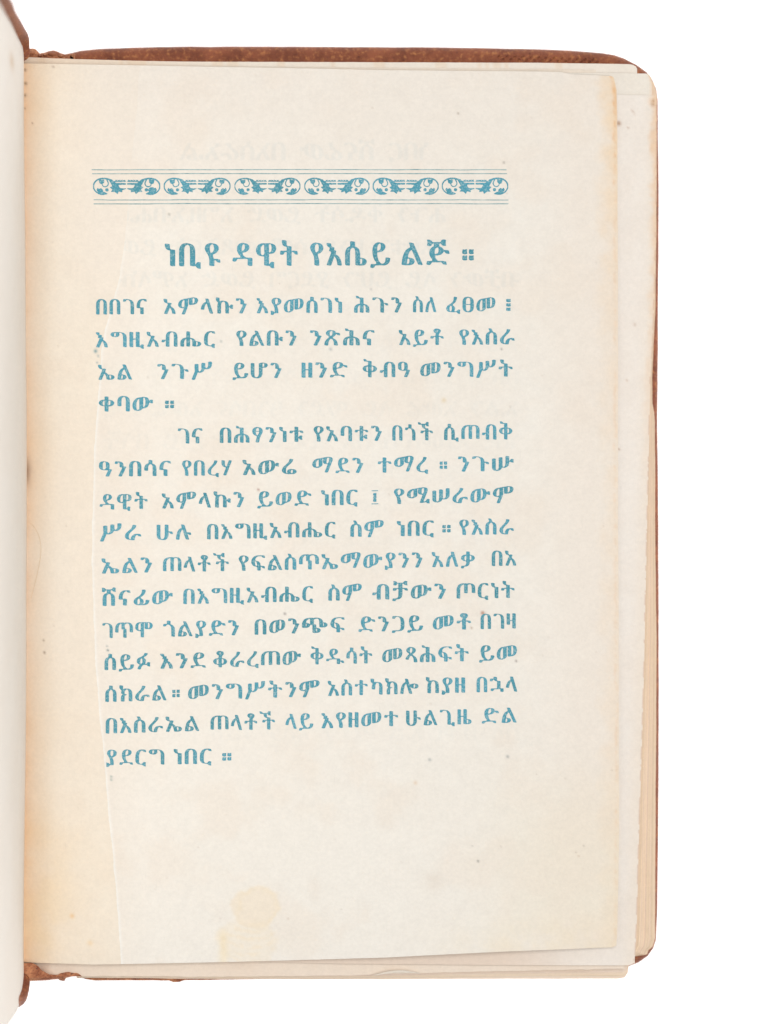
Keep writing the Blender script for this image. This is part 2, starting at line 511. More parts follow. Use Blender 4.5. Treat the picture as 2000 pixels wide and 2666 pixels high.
# ---- hinge strip: warm guard paper in the gutter
torn = curve([(150, 366), (313, 353), (450, 340), (600, 328), (720, 312), (800, 290), (860, 274), (912, 264), (1000, 258), (1088, 252), (1164, 245), (1293, 242), (1470, 239), (1587, 243), (1734, 249),
              (1851, 258), (1998, 273), (2115, 282), (2203, 292), (2291, 299), (2386, 308), (2520, 316)])
def page_z(x, y):
    z = ZP + (fbm(x, y, 520, 31, 2) - .5) * .00026
    z = z - .0028 * sm(170, 58, x) ** 1.5
    z = z + .0010 * sm(2150, 2480, y) * sm(600, 1150, x) * sm(1600, 1350, x)   # tail edge lifts a little
    z = z - .0003 * sm(1500, 1612, x) * sm(2400, 1800, y)                      # fore-edge droops onto the next leaf
    z = z - .0002 * sm(330, 165, y)
    return z
yt_p = curve([(60, 165), (301, 169), (500, 173), (800, 178), (965, 182), (1200, 184.5), (1400, 186), (1463, 187.5), (1475, 191), (1484, 193), (1554, 196), (1590, 198), (1596, 200), (1602, 205)])
yb_p = curve([(60, 2505), (92, 2506), (241, 2511), (400, 2508.5), (620, 2504), (834, 2498), (1000, 2493), (1300, 2478), (1450, 2472), (1595, 2466), (1604, 2462)])
xr_p = curve([(160, 1595), (201, 1598), (218, 1602), (234, 1605.5), (297, 1607), (700, 1609), (1400, 1609.5), (1600, 1611), (2200, 1612), (2300, 1610), (2440, 1607), (2470, 1604)])

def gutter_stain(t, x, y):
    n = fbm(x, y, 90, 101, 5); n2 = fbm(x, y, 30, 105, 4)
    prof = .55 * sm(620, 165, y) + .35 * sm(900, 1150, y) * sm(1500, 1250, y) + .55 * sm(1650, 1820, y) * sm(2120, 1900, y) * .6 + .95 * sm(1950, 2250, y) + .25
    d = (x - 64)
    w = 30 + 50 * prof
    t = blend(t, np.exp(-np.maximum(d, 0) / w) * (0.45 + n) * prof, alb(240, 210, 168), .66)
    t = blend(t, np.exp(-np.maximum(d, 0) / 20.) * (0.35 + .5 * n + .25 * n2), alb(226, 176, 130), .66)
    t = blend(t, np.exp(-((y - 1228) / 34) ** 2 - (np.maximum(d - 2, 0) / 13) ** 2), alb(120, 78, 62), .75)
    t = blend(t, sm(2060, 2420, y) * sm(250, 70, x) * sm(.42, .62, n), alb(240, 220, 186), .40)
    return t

specks = [(1193, 295, 3, (165, 145, 125), .7), (1245, 2242, 3, (120, 116, 112), .8), (1230, 2203, 2, (150, 140, 130), .5), (1257, 1596, 5, (170, 100, 60), .85), (116, 1699, 3.2, (130, 100, 80), .8),
          (114, 1667, 3, (140, 110, 80), .6), (673, 1275, 3, (150, 80, 60), .8), (742, 1598, 3, (110, 100, 100), .8), (1305, 2204, 2, (170, 150, 130), .5), (281, 1693, 3, (80, 120, 130), .9), (279, 1682, 2.2, (80, 120, 130), .7),
          (249, 914, 4.5, (96, 150, 160), .9), (256, 927, 3, (120, 150, 160), .6), (253, 944, 3, (120, 150, 160), .6), (290, 2022, 3, (120, 150, 150), .7), (290, 2030, 3, (120, 150, 150), .7), (576, 889, 3, (160, 170, 165), .7),
          (441, 558, 3, (150, 150, 140), .7), (139, 174, 3, (150, 120, 100), .7), (85, 321, 2.5, (160, 120, 90), .7), (67, 217, 4, (90, 60, 45), .8), (65, 182, 4, (90, 60, 45), .7), (65, 248, 4, (90, 60, 45), .7), (64, 282, 3, (90, 60, 45), .6),
          (1312, 423, 3, (150, 140, 130), .7), (1306, 909, 3, (130, 130, 130), .7), (861, 909, 4, (150, 165, 170), .6), (966, 753, 3, (150, 150, 150), .5), (1119, 1978, 4, (160, 165, 165), .7), (1322, 1970, 4, (150, 155, 155), .7),
          (1344, 1721, 3, (120, 100, 90), .7), (1156, 1042, 6, (226, 206, 170), .7), (1228, 1635, 3, (170, 140, 110), .7), (1082, 2038, 5, (226, 200, 170), .6), (1500, 2219, 2.5, (175, 155, 135), .5), (1507, 2229, 2.5, (185, 150, 118), .5), (1520, 2202, 2.5, (175, 160, 145), .5),
          (188, 2385, 6, (232, 190, 130), .7), (235, 2455, 7, (238, 204, 150), .5), (1158, 1598, 0.1, (0, 0, 0), 0), (750, 2392, 3, (200, 180, 160), .5)]
for k in range(55):
    specks.append((rng.uniform(120, 1600), rng.uniform(190, 2480), rng.uniform(1.6, 3.0), (172, 150, 128), rng.uniform(.1, .35)))

def add_specks(t, x, y):
    for cx, cy, r, c, s in specks:
        m = np.exp(-((x - cx) ** 2 + (y - cy) ** 2) / r ** 2)
        if m.max() > .02: t = blend(t, m, alb(*c), s)
    return t

def strip_tone(x, y):
    t = base_tone(alb(242, 232, 217), 110, .04)(x, y)
    t = blend(t, sm(900, 1300, y) * sm(2100, 1700, y), alb(241, 230, 215), .7)
    t = blend(t, sm(950, 600, y) * sm(100, 290, x), alb(240, 231, 219), .95)
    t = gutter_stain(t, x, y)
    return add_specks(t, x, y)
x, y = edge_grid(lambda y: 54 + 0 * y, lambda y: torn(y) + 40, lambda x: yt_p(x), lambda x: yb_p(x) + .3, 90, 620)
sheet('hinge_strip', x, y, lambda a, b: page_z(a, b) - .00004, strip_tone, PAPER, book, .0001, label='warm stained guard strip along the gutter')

# ------------------------------------------------------------------ lettering: glyph fields
BODY = 39.0                      # height of a plain letter
SUB = 4                          # samples per plan unit
_shape = {}
def glyph_loops(ch):
    """outline loops of one character from the interface font, size 1"""
    if ch in _shape: return _shape[ch]
    c = bpy.data.curves.new('glyph', 'FONT'); c.body = ch; c.size = 1; c.resolution_u = 6
    o = bpy.data.objects.new('glyph', c); COL.objects.link(o)
    bpy.context.view_layer.update()
    dg = bpy.context.evaluated_depsgraph_get()
    cv = o.to_curve(dg)
    loops = []
    for sp in cv.splines:
        if sp.type == 'BEZIER':
            P = []
            bp = sp.bezier_points
            for i in range(len(bp)):
                a, b_ = bp[i], bp[(i + 1) % len(bp)]
                p0, p1, p2, p3 = [np.array(v[:2]) for v in (a.co, a.handle_right, b_.handle_left, b_.co)]
                for k in range(6):
                    t = k / 6
                    P.append((1 - t) ** 3 * p0 + 3 * (1 - t) ** 2 * t * p1 + 3 * (1 - t) * t * t * p2 + t ** 3 * p3)
        else:
            P = [np.array(p.co[:2]) for p in sp.points]
        if len(P) > 2: loops.append(np.array(P))
    o.to_curve_clear()
    bpy.data.objects.remove(o); bpy.data.curves.remove(c)
    _shape[ch] = loops
    return loops

def raster(loops, x0, y0, nx, ny, step):
    """even-odd fill of polygons on a sample grid"""
    A = np.zeros((ny, nx), bool)
    xs = x0 + (np.arange(nx) + .5) * step
    for j in range(ny):
        yy = y0 + (j + .5) * step
        cr = []
        for L in loops:
            a = L; b_ = np.roll(L, -1, 0)
            m = (a[:, 1] <= yy) != (b_[:, 1] <= yy)
            if m.any():
                aa = a[m]; bb = b_[m]
                cr.append(aa[:, 0] + (yy - aa[:, 1]) / (bb[:, 1] - aa[:, 1]) * (bb[:, 0] - aa[:, 0]))
        if cr:
            c = np.sort(np.concatenate(cr))
            A[j] = (np.searchsorted(c, xs) % 2) == 1
    return A

def shift(A, dx, dy):
    B = np.zeros_like(A)
    h, w = A.shape
    ys = slice(max(0, dy), min(h, h + dy)); yo = slice(max(0, -dy), min(h, h - dy))
    xs = slice(max(0, dx), min(w, w + dx)); xo = slice(max(0, -dx), min(w, w - dx))
    B[ys, xs] = A[yo, xo]
    return B
def erode_seg(A, pts):
    B = A.copy()
    for dx, dy in pts: B &= shift(A, dx, dy)
    return B
def dilate_seg(A, pts):
    B = A.copy()
    for dx, dy in pts: B |= shift(A, dx, dy)
    return B
def blur(A, s):
    r = int(3 * s); k = np.exp(-np.arange(-r, r + 1) ** 2 / (2 * s * s)); k /= k.sum()
    A = np.apply_along_axis(lambda v: np.convolve(v, k, 'same'), 0, A.astype(float))
    return np.apply_along_axis(lambda v: np.convolve(v, k, 'same'), 1, A)

ref = np.concatenate(glyph_loops('በ'))
REFH = ref[:, 1].max() - ref[:, 1].min(); REFB = ref[:, 1].min()
THIN = 1.6                       # hairlines lose this much on each side
FAT = 2.35                        # stems gain this much on each side
SY = (BODY + 2 * THIN) / REFH
SX = SY * 1.08
LOW = dict((c, .80) for c in 'መወሠ')
LOW.update(dict((c, .84) for c in 'ውሡ'))
LOW.update(dict((c, .92) for c in 'ጠ'))
RISE = dict((c, .16) for c in 'መወሠውሡምሥሚማ')
DOTS = {'።': [(0, 9), (0, -9 + 3), ], }

_field = {}
def field(ch):
    """smooth ink field of a character on a grid of plan units: returns (F, x0, y0) with rows running up"""
    if ch in _field: return _field[ch]
    if ch in '።፧፤':
        box = []
        if ch == '።':
            for cx in (4.6, 16.4):
                for cy in (13.2, 24.0): box.append((cx, cy, 4.6, 4.4))
        if ch == '፧':
            for cy in (8, 19.5, 31): box.append((5, cy, 4.4, 4.2))
        if ch == '፤':
            for cy in (11.5, 19.5, 27.5): box.append((8, cy, 4.2, 3.6))
            box += [(8, 2.5, 8.5, 1.1), (8, 36.5, 8.5, 1.1)]
        loops = []
        for cx, cy, w, h in box:
            if h < 2: loops.append(np.array([(cx - w, cy - h), (cx + w, cy - h), (cx + w, cy + h), (cx - w, cy + h)]))
            else: loops.append(np.array([(cx - w, cy - h * .8), (cx - w * .2, cy - h * 1.1), (cx + w, cy - h * .9), (cx + w * .8, cy), (cx + w, cy + h), (cx, cy + h * .85), (cx - w * .9, cy + h), (cx - w, cy)]))
        thin = fat = 0
    else:
        loops = [np.stack([L[:, 0] * SX, (L[:, 1] - REFB) * SY], 1) for L in glyph_loops(ch)]
        k = LOW.get(ch, 1); s = RISE.get(ch, 0)
        allp = np.concatenate(loops); xm = (allp[:, 0].min() + allp[:, 0].max()) / 2
        if k != 1 or s:
            loops = [np.stack([L[:, 0], (L[:, 1] - BODY * .52) * k + BODY * .54 + s * (L[:, 0] - xm)], 1) for L in loops]
        thin, fat = THIN, FAT
    allp = np.concatenate(loops)
    x0 = math.floor(allp[:, 0].min()) - 4; x1 = math.ceil(allp[:, 0].max()) + 4
    y0 = math.floor(allp[:, 1].min()) - 4; y1 = math.ceil(allp[:, 1].max()) + 4
    A = raster(loops, x0, y0, (x1 - x0) * SUB, (y1 - y0) * SUB, 1 / SUB)
    if thin:
        n = int(round(thin * SUB)); B = A
        E_ = erode_seg(A, [(0, d) for d in range(-n, n + 1) if d])
        n = int(round(fat * SUB))
        A = dilate_seg(E_, [(d, int(round(-.18 * d))) for d in range(-n, n + 1) if d])
    Fd = blur(A, .62 * SUB)
    # nodes every plan unit (cell corners)
    Fd = np.pad(Fd, ((0, 1), (0, 1)))
    G = Fd[::SUB, ::SUB]
    cols = np.where(G.max(0) > .5)[0]
    _field[ch] = (G, float(x0), float(y0), x0 + cols[0], x0 + cols[-1])
    return _field[ch]

def march(G):
    """polygons of the region G > 0.5, node coordinates (col, row); returns verts, faces, density"""
    ins = G > .5
    V = []; D = []; key = {}; F = []
    def vert(k, x, y, d):
        if k not in key:
            key[k] = len(V); V.append((x, y)); D.append(d)
        return key[k]
    h, w = G.shape
    anyc = ins[:-1, :-1] | ins[1:, :-1] | ins[:-1, 1:] | ins[1:, 1:]
    for j, i in zip(*np.nonzero(anyc)):
        cs = ((i, j), (i + 1, j), (i + 1, j + 1), (i, j + 1))
        poly = []
        for k in range(4):
            a = cs[k]; b_ = cs[(k + 1) % 4]
            ga = G[a[1], a[0]]; gb = G[b_[1], b_[0]]
            if ga > .5: poly.append(vert(a, a[0], a[1], ga))
            if (ga > .5) != (gb > .5):
                t = (.5 - ga) / (gb - ga)
                kk = (a, b_) if a < b_ else (b_, a)
                poly.append(vert(kk, a[0] + t * (b_[0] - a[0]), a[1] + t * (b_[1] - a[1]), .5))
        if len(poly) > 2: F.append(tuple(poly))
    return np.array(V, float).reshape(-1, 2), F, D

INKZ = .00004
class Ink:
    def __init__(s): s.V = []; s.F = []; s.D = []; s.n = 0
    def add(s, P, F, D):
        """P in plan units"""
        z = page_z(P[:, 0], P[:, 1]) + INKZ
        s.V.append(U(P[:, 0], P[:, 1], z)); s.F += [tuple(i + s.n for i in f) for f in F]; s.D += list(D); s.n += len(P)
    def build(s, name, mat, parent, label=None):
        V = np.concatenate(s.V)
        me = mesh(name, V, s.F)
        set_f(me, 'density', s.D)
        # faces must look up
        if len(me.polygons) and np.mean([p.normal.z for p in me.polygons]) < 0: me.flip_normals()
        return link(name, me, mat, parent, label)

def words(ink, spec, base, scale=1.0, rough_=.16):
    """spec: list of (word, x_start, x_end); base: [(x, baseline y)...] along the line"""
    bl = np.array(base, float)
    def by(x):
        if len(bl) == 1: return bl[0, 1] + 0 * x
        return np.interp(x, bl[:, 0], bl[:, 1])
    slope = 0 if len(bl) == 1 else (bl[-1, 1] - bl[0, 1]) / (bl[-1, 0] - bl[0, 0])
    for w, xa, xb in spec:
        pen = 0; items = []
        for ch in w:
            G, x0, y0, c0, c1 = field(ch)
            items.append((ch, pen - c0, pen, pen + c1 - c0))
            pen += (c1 - c0) + (8.5 if len(w) > 1 else 0)
        tot = items[-1][3]
        k = (xb - xa) / max(tot, 1)
        for ch, off, _, _ in items:
            G, x0, y0, c0, c1 = field(ch)
            r = rng.normal(0, 1, G.shape)
            r = (r + np.roll(r, 1, 0) + np.roll(r, 1, 1) + np.roll(r, (1, 1), (0, 1))) / 2
            Gn = np.clip(G + r * rough_ * .45 * (4 * G * (1 - G)) + rng.normal(.03, .03) * (G > .05), 0, 1)
            Gn[0] = Gn[-1] = 0; Gn[:, 0] = Gn[:, -1] = 0
            P, F, D = march(Gn)
            if not len(P): continue
            X = (P[:, 0] + x0 + off) * k + xa
            Y = (P[:, 1] + y0) * scale
            yb = by(X) - (slope * 0)
            ink.add(np.stack([X, yb - Y], 1), F, D)

LINES = [
 ([('በበገና', 251, 382), ('አምላኩን', 426.5, 642), ('እያመሰገነ', 669, 890.6), ('ሕጉን', 922.6, 1046), ('ስለ', 1076, 1136), ('ፈፀመ', 1162, 1290), ('፧', 1319, 1330)], [(255, 819.7), (620, 817), (1110, 814), (1330, 813)]),
 ([('እግዚአብሔር', 250.6, 560), ('የልቡን', 615.5, 772), ('ንጽሕና', 807.5, 975), ('አይቶ', 1039, 1154.5), ('የእስራ', 1195.8, 1339)], [(255, 905.5), (700, 901), (1230, 898.7), (1339, 897)]),
 ([('ኤል', 255.8, 343), ('ንጉሥ', 410, 552), ('ይሆን', 606, 733), ('ዘንድ', 786, 904), ('ቅብዓ', 945, 1067), ('መንግሥት', 1095, 1335)], [(255, 990), (620, 985.7), (900, 983.5), (1330, 981.5)]),
 ([('ቀባው', 258, 397.7), ('።', 430, 452.6)], [(255, 1072.6), (450, 1071)]),
 ([('ገና', 463.6, 527), ('በሕፃንነቱ', 573, 790), ('የአባቱን', 817, 993.7), ('በጎች', 1022, 1127), ('ሲጠብቅ', 1157, 1334)], [(463, 1156), (600, 1154), (830, 1150.4), (1130, 1147), (1334, 1145)]),
 ([('ዓንበሳና', 259, 444.8), ('የበረሃ', 474, 603.5), ('አውሬ', 632, 772), ('ማደን', 814, 945.6), ('ተማረ', 984, 1114), ('።', 1145, 1164), ('ንጉሡ', 1193, 1337)], [(259, 1242), (610, 1238.4), (840, 1233.4), (1240, 1228.4), (1337, 1227)]),
 ([('ዳዊት', 260, 384.6), ('አምላኩን', 422, 635.5), ('ይወድ', 670.5, 810), ('ነበር', 836.7, 931), ('፤', 968, 985), ('የሚሠራውም', 1025.7, 1337)], [(260, 1328), (450, 1324.6), (840, 1317), (1030, 1313), (1337, 1309)]),
 ([('ሥራ', 261, 366.8), ('ሁሉ', 408.7, 498), ('በእግዚአብሔር', 540, 873.5), ('ስም', 913, 999), ('ነበር', 1034, 1129.5), ('።', 1152, 1173), ('የእስራ', 1196, 1337)], [(261, 1408), (560, 1405), (800, 1399.8), (1040, 1397), (1230, 1393.4), (1337, 1392)]),
 ([('ኤልን', 265, 395.6), ('ጠላቶች', 425, 596), ('የፍልስጥኤማውያንን', 621.7, 1100), ('አለቃ', 1124.6, 1236), ('በአ', 1281, 1343.5)], [(265, 1494.5), (430, 1490.5), (640, 1487), (800, 1483.6), (1060, 1479), (1343, 1473.5)]),
 ([('ሸናፊው', 266, 449), ('በእግዚአብሔር', 478, 815), ('ስም', 855.6, 942), ('ብቻውን', 969.7, 1161), ('ጦርነት', 1189.6, 1340)], [(266, 1578.7), (490, 1573.6), (860, 1565), (1000, 1561.6), (1340, 1557.5)]),
 ([('ገጥሞ', 267, 397.7), ('ጎልያድን', 425, 622), ('በወንጭፍ', 663.6, 896.8), ('ድንጋይ', 933.6, 1101), ('መቶ', 1127.7, 1225.6), ('በገዛ', 1252, 1342.8)], [(267, 1662.5), (440, 1658.8), (670, 1653.6), (800, 1649), (1000, 1645), (1342, 1637)]),
 ([('ሰይፉ', 273, 390.8), ('እንደ', 418, 534.8), ('ቆራረጠው', 555.7, 783), ('ቅዱሳት', 809, 969), ('መጻሕፍት', 996, 1220.5), ('ይመ', 1248, 1346)], [(273, 1745.7), (430, 1742), (700, 1735), (820, 1731), (1100, 1725), (1346, 1719)]),
 ([('ሰክራል', 275, 432.7), ('።', 449, 467.8), ('መንግሥትንም', 490.5, 832), ('አስተካክሎ', 853.9, 1089), ('ከያዘ', 1109, 1211), ('በኋላ', 1241.5, 1346)], [(275, 1828.6), (400, 1825), (570, 1821.3), (860, 1813), (1110, 1806), (1346, 1801.5)]),
 ([('በእስራኤል', 276, 518), ('ጠላቶች', 548.9, 716), ('ላይ', 744, 815), ('እየዘመተ', 837.7, 1036.7), ('ሁልጊዜ', 1058, 1228), ('ድል', 1255, 1344.5)], [(276, 1910.8), (550, 1903), (850, 1897), (1000, 1892), (1150, 1888.4), (1344, 1882)]),
 ([('ያደርግ', 277, 427.6), ('ነበር', 453, 550.6), ('።', 579, 602)], [(277, 1993), (480, 1990.5), (600, 1988.5)]),
]
HEAD = ([('ነቢዩ', 430, 574), ('ዳዊት', 606, 776), ('የእሴይ', 808, 1015), ('ልጅ', 1046, 1170), ('።', 1204, 1233)], [(430, 694.5), (776, 693), (1015, 692), (1233, 690.5)])

# ---- faint print of the other side showing through (only a soft darkening of the sheet)
def ghost_mask(x, y):
    M = np.zeros(x.shape)
    rows = [(398, 446, 1115, 1.15, 1.0)] + [(560 + 84.2 * k, 232 + (k % 3) * 6, 1160 + 190 * (k > 1), 1.0, (1.0, .9, .9, .25, .3, .3, .5, .45, .2, .2, .25, .15, .15, .2, .15, .15, .35, .1)[k]) for k in range(17)]
    src = [w for L in LINES for w, _, _ in L[0] if len(w) > 1]
    r = random.Random(5)
    for yc, xa, xb, sc, s in rows:
        px = xb
        while px > xa + 90:
            w = r.choice(src)
            for ch in w:
                G, x0, y0, c0, c1 = field(ch)
                wd = (c1 - c0) * 1.02 * sc
                if px - wd < xa: break
                gx = (px - x) / (1.02 * sc) + c0 - x0                 # mirrored
                gy = (yc + 20 - y) / sc - y0
                m = (gx >= 0) & (gy >= 0) & (gx < G.shape[1] - 1.01) & (gy < G.shape[0] - 1.01)
                if m.any():
                    a = gx[m]; b_ = gy[m]; i = a.astype(int); j = b_.astype(int); fx = a - i; fy = b_ - j
                    v = G[j, i] * (1 - fx) * (1 - fy) + G[j, i + 1] * fx * (1 - fy) + G[j + 1, i] * (1 - fx) * fy + G[j + 1, i + 1] * fx * fy
                    M[m] = np.maximum(M[m], v * s)
                px -= wd + 4
            px -= 34
    return M

def page_tone(x, y):
    t = base_tone(alb(241, 235, 225), 120, .04)(x, y)
    t = blend(t, sm(1500, 2300, y) * sm(1500, 900, x), alb(243, 238, 229), .8)
    t = blend(t, sm(620, 180, y), alb(241, 232, 221), .6)
    t = blend(t, sm(1330, 1560, x), alb(240, 230, 218), .85)
    t = blend(t, sm(430, 250, x), alb(240, 231, 219), .7)
    t = blend(t, sm(2470, 2350, y) * sm(1150, 1500, x) * sm(1900, 2250, y), alb(240, 231, 212), .6)
    n = fbm(x, y, 40, 130, 4); n2 = fbm(x, y, 14, 134, 3); n3 = fbm(x, y, 150, 137, 5)
    t = blend(t, sm(.50, .72, n3) * .5, alb(238, 224, 208), .55)
    # browned fore-edge
    e = xr_p(y) - x
    t = blend(t, sm(60, 0, e + 60 * (n - .5)) * (.35 + .65 * sm(900, 230, y)), alb(242, 214, 178), .75)
    t = blend(t, np.exp(-((e - 7 - 10 * (n - .5)) / 4.0) ** 2) * (.35 + .65 * sm(700, 200, y)) * np.clip(2.6 * n2 - .85, 0, 1), alb(232, 184, 134), .8)
    t = blend(t, np.exp(-((e - 4) / 5.0) ** 2) * sm(200, 230, y) * sm(420, 240, y) * np.clip(2 * n - .4, 0, 1), alb(232, 180, 126), .6)
    t = blend(t, sm(120, 12, yb_p(x) - y) * sm(1000, 1500, x) * n, alb(244, 226, 190), .6)
    # damp stain near the tail
    d1 = np.hypot((x - 668) / 60, (y - 2362) / 54) + .50 * (n - .5) + .22 * (n2 - .5)
    t = blend(t, sm(1.08, .90, d1), alb(242, 229, 209), .75)
    t = blend(t, np.exp(-((d1 - .92) / .14) ** 2) * np.clip(2.4 * n - .7, 0, 1), alb(243, 226, 194), .45)
    d2 = np.hypot((x - 648) / 88, (y - 2450) / 66) + .45 * (n - .5) + .25 * (n2 - .5)
    arcs = .5 + .5 * np.sin((np.hypot(x - 655, (y - 2350) * 1.1)) / 3.4 + 5 * n)
    t = blend(t, sm(1.05, .75, d2) * sm(2385, 2410, y) * (.50 + .5 * arcs * sm(.35, .6, n2)), alb(243, 229, 206), .75)
    t = blend(t, np.exp(-((x - 582 - 8 * (n - .5)) / 13) ** 2) * sm(2405, 2440, y), alb(243, 225, 188), .5)
    t = blend(t, np.exp(-((x - 1128) / 26) ** 2 - ((y - 2295) / 24) ** 2) * (.5 + n2), alb(226, 214, 200), .45)
    t = blend(t, np.exp(-((x - 818) / 16) ** 2 - ((y - 2312) / 30) ** 2) * (.5 + n2), alb(232, 222, 210), .4)
    # set-off and show-through
    t = t * (1 - ghost_mask(x, y)[..., None] * np.array([.058, .038, .025]))
    # white fibres on the torn edge, plus the light it catches, painted in
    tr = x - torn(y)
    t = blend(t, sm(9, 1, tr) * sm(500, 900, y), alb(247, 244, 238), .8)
    return add_specks(t, x, y)

tn = rough(41, 2.2, 26); tn2 = rough(47, 1.0, 7)
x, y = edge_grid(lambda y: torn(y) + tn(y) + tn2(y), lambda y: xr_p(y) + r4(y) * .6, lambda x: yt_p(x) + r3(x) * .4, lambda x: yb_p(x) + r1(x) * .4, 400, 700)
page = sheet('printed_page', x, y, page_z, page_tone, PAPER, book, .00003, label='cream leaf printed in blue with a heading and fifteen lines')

# ---- print on the leaf: heading, lines, ornament band, rules
ink = Ink(); words(ink, HEAD[0], HEAD[1], 58 / BODY, .12)
ink.build('heading', INK, page, 'large blue heading line above the text')
for spec, base in LINES:
    ink = Ink(); words(ink, spec, base, 1.0)
    ink.build('text_line', INK, page)

def motif_field():
    Z = .3496
    hw, hh = 250 * Z, 125 * Z
    nx = int(hw * SUB) + 1; ny = int((hh + 6) * SUB)
    xs = (np.arange(nx) + .5) / SUB; ys = (np.arange(ny) + .5) / SUB - 3
    X, Y = np.meshgrid(xs, ys)
    A = np.zeros(X.shape, bool)
    def fill(pts):
        nonlocal A
        A |= raster([np.array(pts, float) * Z], 0, -3, nx, ny, 1 / SUB)
    def stroke(pts, w0, w1=None):
        nonlocal A
        p = np.array(pts, float)
        # smooth by Catmull-Rom
        q = []
        for i in range(len(p) - 1):
            a, b_, c, d = p[max(i - 1, 0)], p[i], p[i + 1], p[min(i + 2, len(p) - 1)]
            for k in range(8):
                t = k / 8
                q.append(.5 * ((2 * b_) + (c - a) * t + (2 * a - 5 * b_ + 4 * c - d) * t * t + (3 * b_ - a - 3 * c + d) * t ** 3))
        q.append(p[-1]); q = np.array(q) * Z
        for i, (a, b_) in enumerate(zip(q[:-1], q[1:])):
            w = (w0 + ((w1 if w1 else w0) - w0) * i / len(q)) * Z / 2
            d = b_ - a; L2 = d @ d + 1e-9
            t = np.clip(((X - a[0]) * d[0] + (Y - a[1]) * d[1]) / L2, 0, 1)
            A |= np.hypot(X - a[0] - t * d[0], Y - a[1] - t * d[1]) < w
    stroke([(104, 116), (64, 121), (27, 104), (6, 72), (9, 40), (32, 14), (68, 3), (108, 6), (138, 20), (158, 44)], 7.5, 13)
    stroke([(104, 14), (114, 36), (108, 56), (90, 64), (74, 57), (70, 46)], 8, 6)
    fill([(44, 10), (62, 14), (84, 10), (84, 32), (68, 46), (50, 38)])
    fill([(28, 86), (38, 70), (44, 82), (60, 74), (74, 86), (76, 102), (88, 104), (106, 114), (98, 122), (56, 124), (26, 110), (42, 104), (32, 96)])
    stroke([(104, 87), (104.5, 87)], 24)
    fill([(112, 3), (140, 9), (160, 28), (176, 38), (188, 46), (192, 62), (202, 74), (246, 79), (214, 92), (220, 106), (190, 99), (182, 119), (160, 101), (132, 102), (146, 86), (126, 68), (144, 60), (128, 32)])
    fill([(160, 35), (245, 37), (245, 48), (165, 50)])
    stroke([(158, 25), (244, 24)], 5)
    stroke([(196, 78), (243, 78)], 6)
    for tx in (164, 184, 204, 223): fill([(tx, 26), (tx + 2, 9), (tx + 8, 19), (tx + 15, 8), (tx + 16, 26)])
    Fd = blur(A, .55 * SUB)
    Fd = np.pad(Fd, ((0, 1), (0, 1)), mode='edge')[::SUB, ::SUB]
    return Fd
MF = motif_field()
def place_motif(ink, xa, xb, yt, weight):
    for side in (0, 1):
        r = rng.normal(0, 1, MF.shape)
        r = (r + np.roll(r, 1, 0) + np.roll(r, 1, 1) + np.roll(r, (1, 1), (0, 1))) / 2
        w = weight[side]
        G = np.clip(MF + r * .10 * (4 * MF * (1 - MF)) + w * (MF > .08) * MF, 0, 1)
        if w > .3:       # flooded with ink
            yy, xx = np.mgrid[0:G.shape[0], 0:G.shape[1]]
            G = np.maximum(G, .8 * np.exp(-((xx - 22) / 14.) ** 2 - ((yy - 34) / 11.) ** 2))
        G[0] = G[-1] = 0; G[:, 0] = 0; G[:, -1] = 0
        P, F, D = march(G)
        half = (xb - xa) / 2; k = half / (MF.shape[1] - 1)
        X = xa + P[:, 0] * k if side == 0 else xb - P[:, 0] * k
        if side == 1: F = [f[::-1] for f in F]
        ink.add(np.stack([X, yt + P[:, 1] - 3], 1), F, D)
for (xa, xb), w in zip(((242, 418), (426, 601), (610, 783), (792, 963), (970, 1143), (1150, 1324)), ((.12, .4), (.08, .06), (-.16, .1), (-.06, .18), (.24, .1), (.04, .2))):
    ink = Ink(); place_motif(ink, xa, xb, 464 - (xa - 242) * .0005, w)
    ink.build('ornament', INK, page)
for pts in ([(239, 442), (780, 441.6), (1323, 442.2)], [(240, 452.2), (780, 452), (1323, 452.2)], [(244, 520.5), (780, 520), (1327, 520.6)], [(244, 530.8), (780, 530), (1326, 530.6)]):
    f = curve(pts); xs = np.arange(pts[0][0], pts[-1][0], 4.0)
    wdt = 1.0 + .35 * (fbm(xs, xs * 0 + pts[0][1], 30, 150) - .5) * 2
    yy = f(xs) + (fbm(xs, xs * 0 + pts[0][1] * 3, 60, 155) - .5) * 1.6
    n = len(xs)
    P = np.concatenate([np.stack([xs, yy - wdt], 1), np.stack([xs, yy + wdt], 1)])
    F = [(i, n + i, n + i + 1, i + 1) for i in range(n - 1)]
    ink = Ink(); ink.add(P, F, [1] * len(P))
    ink.build('rule', RULE, page)

# ------------------------------------------------------------------ the raised left half: facing leaf and its board
LEAN = .04
def wall_x(h, yv):                                  # distance of the facing leaf from the axis, at height h above the printed leaf
    bow = np.interp(yv, [-.13, -.115, -.085, -.03, 0, .03, .12, .13], [0, 0, .0003, .0007, .0008, .0007, 0, 0])
    return -(.0938 - bow * np.clip(1 - h / .02, 0, 1)) + LEAN * h
hs = np.concatenate([np.linspace(-.012, .01, 12), np.linspace(.013, .155, 40)])
vs = np.linspace(0, 1, 160)
Hh, Vv = np.meshgrid(hs, vs, indexing='ij')
ytop = np.interp(Hh, [-.012, 0, .004, .155], [.1180, .1190, .1205, .1206])
ybot = np.interp(Hh, [-.012, 0, .004, .012, .021, .048, .155], [-.1236, -.1238, -.1241, -.1256, -.1265, -.1253, -.1245])
Y = ytop + (ybot - ytop) * Vv
X = wall_x(Hh, Y) + (fbm(Hh * 1e4, Y * 1e4, 500, 161, 2) - .5) * .0006
